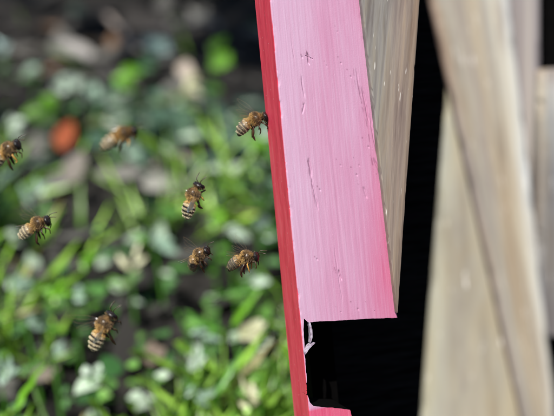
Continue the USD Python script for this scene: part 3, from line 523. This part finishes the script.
# ---------------------------------------------------------------- bees (built in millimetres, x forward, y left, z up)
def bee(px, py, depth, fwd, up, label, bend=35, seed=0, legs='hang', pale=1.0, wing=35, size=1.0, soft=0.0):
    r_ = np.random.default_rng(seed)
    X = unit(view(fwd)); Z = view(up); Z = unit(Z - X * np.dot(Z, X)); Y = np.cross(Z, X)
    R = np.stack([X, Y, Z]) * 0.001 * size
    O = at(px, py, depth)
    t = thing('honeybee', label, 'bee', O, 'honeybees flying towards the hive')
    w = lambda p: np.asarray(p, float) @ R
    # spine from the face back to the sting
    S, rad, col = [], [], []
    def station(p, ry, rz, c): S.append(p); rad.append((ry, rz)); col.append(c)
    dark, brown, gold, amber, pal = V(0.012, 0.009, 0.008), V(0.05, 0.027, 0.012), V(0.13, 0.075, 0.028), V(0.30, 0.15, 0.04), V(0.36, 0.30, 0.18) * pale
    for a in np.linspace(-1, 1, 9):
        rr = math.sqrt(max(0.02, 1 - a * a)); station((5.15 - a * 0.95, 0, -0.55), 1.85 * rr, 1.75 * rr, dark if a < 0.3 else brown)
    station((4.15, 0, -0.15), 0.62, 0.62, brown)
    for a in np.linspace(-0.93, 0.9, 13):
        rr = math.sqrt(max(0.03, 1 - a * a)) ** 0.9; station((2.1 - a * 2.05, 0, 0.1 - 0.08 * a), 2.02 * rr, 2.0 * rr, gold * (0.55 if abs(a) < 0.55 else 1.0))
    station((-0.05, 0, -0.2), 0.55, 0.6, brown)
    # abdomen: six overlapping rings, bent down
    n = 60; px_, pz_ = -0.15, -0.2; L = 6.7
    for k in range(1, n + 1):
        q = k / n; th = math.radians(bend) * q ** 0.9 + 0.12; px_ -= L / n * math.cos(th); pz_ -= L / n * math.sin(th)
        rr = 2.22 * (math.sin(math.pi * min(q * 1.02, 1) ** 0.76) ** 0.55 if q < 0.94 else 0.40 * (1 - (q - 0.94) / 0.065)); rr = max(rr, 0.06)
        ring = (q * 5.4 + 0.1) % 1.0; step = 1.0 + 0.05 * (ring - 0.6)
        seg = int(q * 5.4 + 0.1)
        c = pal if ring < 0.30 else (amber if seg <= 1 and ring < 0.62 else dark)
        if seg == 0: c = amber * 0.8 if ring < 0.7 else dark
        if seg >= 5 and pale < 1.5: c = dark if ring > 0.25 else pal * 0.7
        station((px_, 0, pz_), rr * step, rr * step * 0.9, c)
    if soft: col = [c if k < 24 else c * (1 - soft) + (V(0.20, 0.17, 0.12) if k < 74 else dark) * soft for k, c in enumerate(col)]
    S, rad, col = np.array(S), np.array(rad), np.array(col)
    tg = np.gradient(S, axis=0); tg /= np.linalg.norm(tg, axis=1, keepdims=True) + 1e-9
    sides = 28; ang = np.arange(sides) * 2 * np.pi / sides
    nz = np.cross(tg, V(0, -1, 0)); nz /= np.linalg.norm(nz, axis=1, keepdims=True); nz *= np.sign(nz[:, 2:] + 1e-9)
    ring = S[:, None] + rad[:, :1, None] * np.cos(ang)[None, :, None] * V(0, 1, 0) + rad[:, 1:, None] * np.sin(ang)[None, :, None] * nz[:, None]
    v = ring.reshape(-1, 3); c = np.repeat(col, sides, 0)
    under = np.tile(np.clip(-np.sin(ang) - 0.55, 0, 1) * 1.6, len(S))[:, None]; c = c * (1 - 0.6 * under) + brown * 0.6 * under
    # speckle so that stripes are not ruler-straight
    c = c * (0.45 + 1.0 * meshkit.noise(v * 2.6 + seed * 7, seed)[:, None])
    m = len(S); i, j = np.meshgrid(np.arange(m - 1), np.arange(sides), indexing='ij'); j2 = (j + 1) % sides
    q = np.stack([i * sides + j, i * sides + j2, (i + 1) * sides + j2, (i + 1) * sides + j], -1).reshape(-1, 4)
    f = np.vstack([q[:, [0, 1, 2]], q[:, [0, 2, 3]]])
    v = np.vstack([v, S[0] + [0.1, 0, 0], S[-1] - [0.05, 0, 0.05]]); c = np.vstack([c, dark, dark]); a0, a1 = len(v) - 2, len(v) - 1
    e = np.arange(sides); e2 = (e + 1) % sides
    f = np.vstack([f, np.stack([np.full(sides, a0), e2, e], 1), np.stack([np.full(sides, a1), (m - 1) * sides + e, (m - 1) * sides + e2], 1)])
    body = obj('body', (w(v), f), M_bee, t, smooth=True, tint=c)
    # fur: golden on the thorax and the back of the head, pale bands and short dark hairs on the abdomen
    vn = v[:-2].reshape(m, sides, 3); outn = vn - S[:, None]; outn = outn / (np.linalg.norm(outn, axis=2, keepdims=True) + 1e-9)
    def fur(rows, num, lo_, hi_, name, mt, width, back=0.5):
        ri = r_.choice(rows, num); ci = r_.integers(0, sides, num)
        fr = r_.random(num)[:, None]; a = vn[ri, ci] * (1 - fr) + vn[ri, (ci + 1) % sides] * fr
        fa = r_.random(num)[:, None]; rj = np.minimum(ri + 1, m - 1); a = a * (1 - fa) + (vn[rj, ci] * (1 - fr) + vn[rj, (ci + 1) % sides] * fr) * fa
        nn = outn[ri, ci] + r_.normal(0, 0.28, (num, 3)) + V(-back, 0, 0.0); nn /= np.linalg.norm(nn, axis=1, keepdims=True)
        ln = r_.uniform(lo_, hi_, num)[:, None]
        pts = np.stack([a, a + nn * ln * 0.55, a + nn * ln + V(-0.1, 0, -0.05) * ln], 1).reshape(-1, 3)
        hairs(name, w(pts), 3, width * 0.001 * size, mt, t)
    fur(np.arange(4, 9), 260, 0.25, 0.5, 'fur', M_furbrown, 0.05); fur(np.arange(10, 19), 800, 0.4, 0.9, 'fur', M_furbrown, 0.05); fur(np.arange(17, 23), 620, 0.4, 0.95, 'fur', M_furgold, 0.05)
    ab0 = 24
    bandrows = np.array([ab0 + k for k in range(10, 50) if (k / n * 5.4 + 0.1) % 1 < 0.30]); fur(bandrows, int(620 * min(pale, 1.2)), 0.2, 0.42, 'fur', M_furpale if pale > 0.7 else M_furbrown, 0.05, 1.2)
    fur(np.arange(ab0, ab0 + 9), 260, 0.4, 0.8, 'fur', M_furgold, 0.05, 0.6)
    # eyes
    for sy in (1, -1):
        s = trimesh.creation.icosphere(3, 1.0); s.apply_scale([0.78, 0.55, 1.3]); s.apply_translation([5.25, 1.42 * sy, -0.5])
        obj('eye', (w(s.vertices), s.faces), M_eye, t, smooth=True)
    # antennae: scape up and out, then the elbowed flagellum
    for sy in (1, -1):
        j0 = r_.normal(0, 0.2, 3); p = np.array([[5.95, 0.35 * sy, -0.3], [6.5, 0.75 * sy, 0.55], [6.9, 1.0 * sy, 0.75], [7.9, 1.3 * sy, 0.55], [9.0, 1.55 * sy, 0.1]]) ; p[2:] += j0 * 0.5
        obj('antenna', (lambda T: (w(T[0]), T[1]))(tube(p, [0.12, 0.12, 0.13, 0.13, 0.11], 7)), M_dark, t, smooth=True)
    # legs: femur, tibia, tarsus
    for li, (hx, reach) in enumerate(((3.4, 'fore'), (2.2, 'mid'), (1.0, 'hind'))):
        for sy in (1, -1):
            h0 = V(hx, 0.9 * sy, -1.55); jit = lambda k: r_.normal(0, 0.22, 3) * k
            if reach == 'fore': P = [h0, h0 + V(0.9, 0.8 * sy, -0.4), h0 + V(1.4, 0.7 * sy, -1.7), h0 + V(0.8, 0.5 * sy, -2.7)]; rr = [0.3, 0.26, 0.2, 0.1]
            elif reach == 'mid': P = [h0, h0 + V(0.1, 1.1 * sy, -0.8), h0 + V(-0.2, 1.2 * sy, -2.3), h0 + V(-0.7, 1.1 * sy, -3.4)]; rr = [0.3, 0.27, 0.22, 0.1]
            else: P = [h0, h0 + V(-0.9, 1.0 * sy, -0.7), h0 + V(-1.9, 1.1 * sy, -2.9), h0 + V(-2.3, 1.0 * sy, -4.8)]; rr = [0.33, 0.36, 0.48, 0.14]
            P = [P[0]] + [p + jit(1) for p in P[1:]]
            if legs == 'tuck': P = [P[0]] + [h0 + (p - h0) * V(1.1, 1, 0.55) for p in P[1:]]
            # finer stations so that the joints read as joints
            fine, fr_ = [], []
            for a in range(3):
                for q_ in np.linspace(0, 1, 5)[:-1]: fine.append(P[a] * (1 - q_) + P[a + 1] * q_); fr_.append((rr[a] * (1 - q_) + rr[a + 1] * q_) * (0.75 + 0.45 * math.sin(math.pi * q_)))
            fine.append(P[3]); fr_.append(rr[3])
            T = tube(np.array(fine), np.array(fr_), 8)
            obj('leg', (w(T[0]), T[1]), M_amber if (reach == 'mid' and seed % 2) else M_dark, t, smooth=True)
    # wings: thin clear membranes with veins, raised and swept back
    for kind, hinge, L, Wd, swp in (('fore', V(2.6, 1.2, 1.55), 9.3, 3.1, 28), ('hind', V(1.5, 1.2, 1.35), 6.6, 1.9, 48)):
        for sy in (1, -1):
            tt = np.linspace(0, 1, 13); lead = 0.18 * np.sin(np.pi * tt); trail = -np.sin(np.pi * np.clip(tt, 0, 1) ** 1.25 * 0.97) ** 0.75
            a, b = math.radians(swp), math.radians(wing)
            dx = V(-math.sin(a), math.cos(a) * math.cos(b) * sy, math.cos(a) * math.sin(b)); nb = V(-math.cos(a), -math.sin(a) * math.cos(b) * sy, -math.sin(a) * math.sin(b))
            hg = hinge * V(1, sy, 1); nn = np.cross(dx, nb)
            rows = [hg + dx * L * q_ + nb * Wd * (lead[k] * -1 + (lead[k] - trail[k]) * s_) + nn * 0.25 * math.sin(3 * q_ + 2 * s_) for k, q_ in enumerate(tt) for s_ in (0, 0.33, 0.66, 1)]
            v = np.array(rows); i, j = np.meshgrid(np.arange(12), np.arange(3), indexing='ij')
            q = np.stack([i * 4 + j, (i + 1) * 4 + j, (i + 1) * 4 + j + 1, i * 4 + j + 1], -1).reshape(-1, 4)
            wg = obj('wing', (w(v), q), M_wing, t, smooth=True)
            g4 = v.reshape(13, 4, 3); lines = [g4[:, 0], g4[:, 1], g4[:11, 2][np.minimum(np.arange(13), 10)]]
            ve = np.vstack([l for l in lines]); hairs('vein', w(ve), 13, 0.03 * 0.001 * size, M_vein, wg)
    return t
D = FOCUS
bee(4, 152, D - 0.030, (0.80, 0.52, 0.25), (-0.45, 0.75, 0.45), 'dark bee at the left edge of the picture, only its front half in view', 35, 1, size=1.05)
bee(33, 226, D + 0.022, (0.86, 0.40, 0.20), (-0.25, 0.85, 0.5), 'bee with pale grey abdomen and folded dangling legs, low at the left above the grass', 18, 2, 'hang', 1.6, size=1.14, soft=0.55)
bee(118, 136, D + 0.10, (0.90, 0.36, -0.15), (-0.3, 0.85, 0.45), 'blurred bee further off than the others, right of the rust-coloured dead leaf', 20, 3, 'tuck', 1.3, size=1.36)
bee(250.5, 121, D + 0.012, (0.85, 0.32, 0.05), (-0.3, 0.85, 0.42), 'bee at the very edge of the red plank, its head touching the paint', 48, 4, 'hang', 0.75, size=1.1, soft=0.4)
bee(191, 200, D - 0.016, (0.42, 0.88, 0.05), (-0.55, 0.35, 0.8), 'upright bee seen from its boldly striped back, in the middle of the group', 22, 5, 'tuck', 1.0, size=1.1)
bee(196, 257, D + 0.016, (0.72, 0.52, 0.40), (-0.45, 0.72, 0.45), 'bee with its dark abdomen curled down, left of the bee in profile', 62, 6, 'hang', 0.45, soft=0.35)
bee(241.5, 258.5, D, (0.93, 0.22, 0.25), (-0.25, 0.92, 0.28), 'bee in clear side profile with one hind leg hanging, nearest the lower plank', 42, 7, 'hang', 0.5, size=1.06, soft=0.4)
bee(100.5, 330, D - 0.030, (0.52, 0.80, 0.0), (-0.55, 0.40, 0.75), 'lowest bee, rising above the grass with white banded tail', 18, 8, 'hang', 1.3, size=1.2)
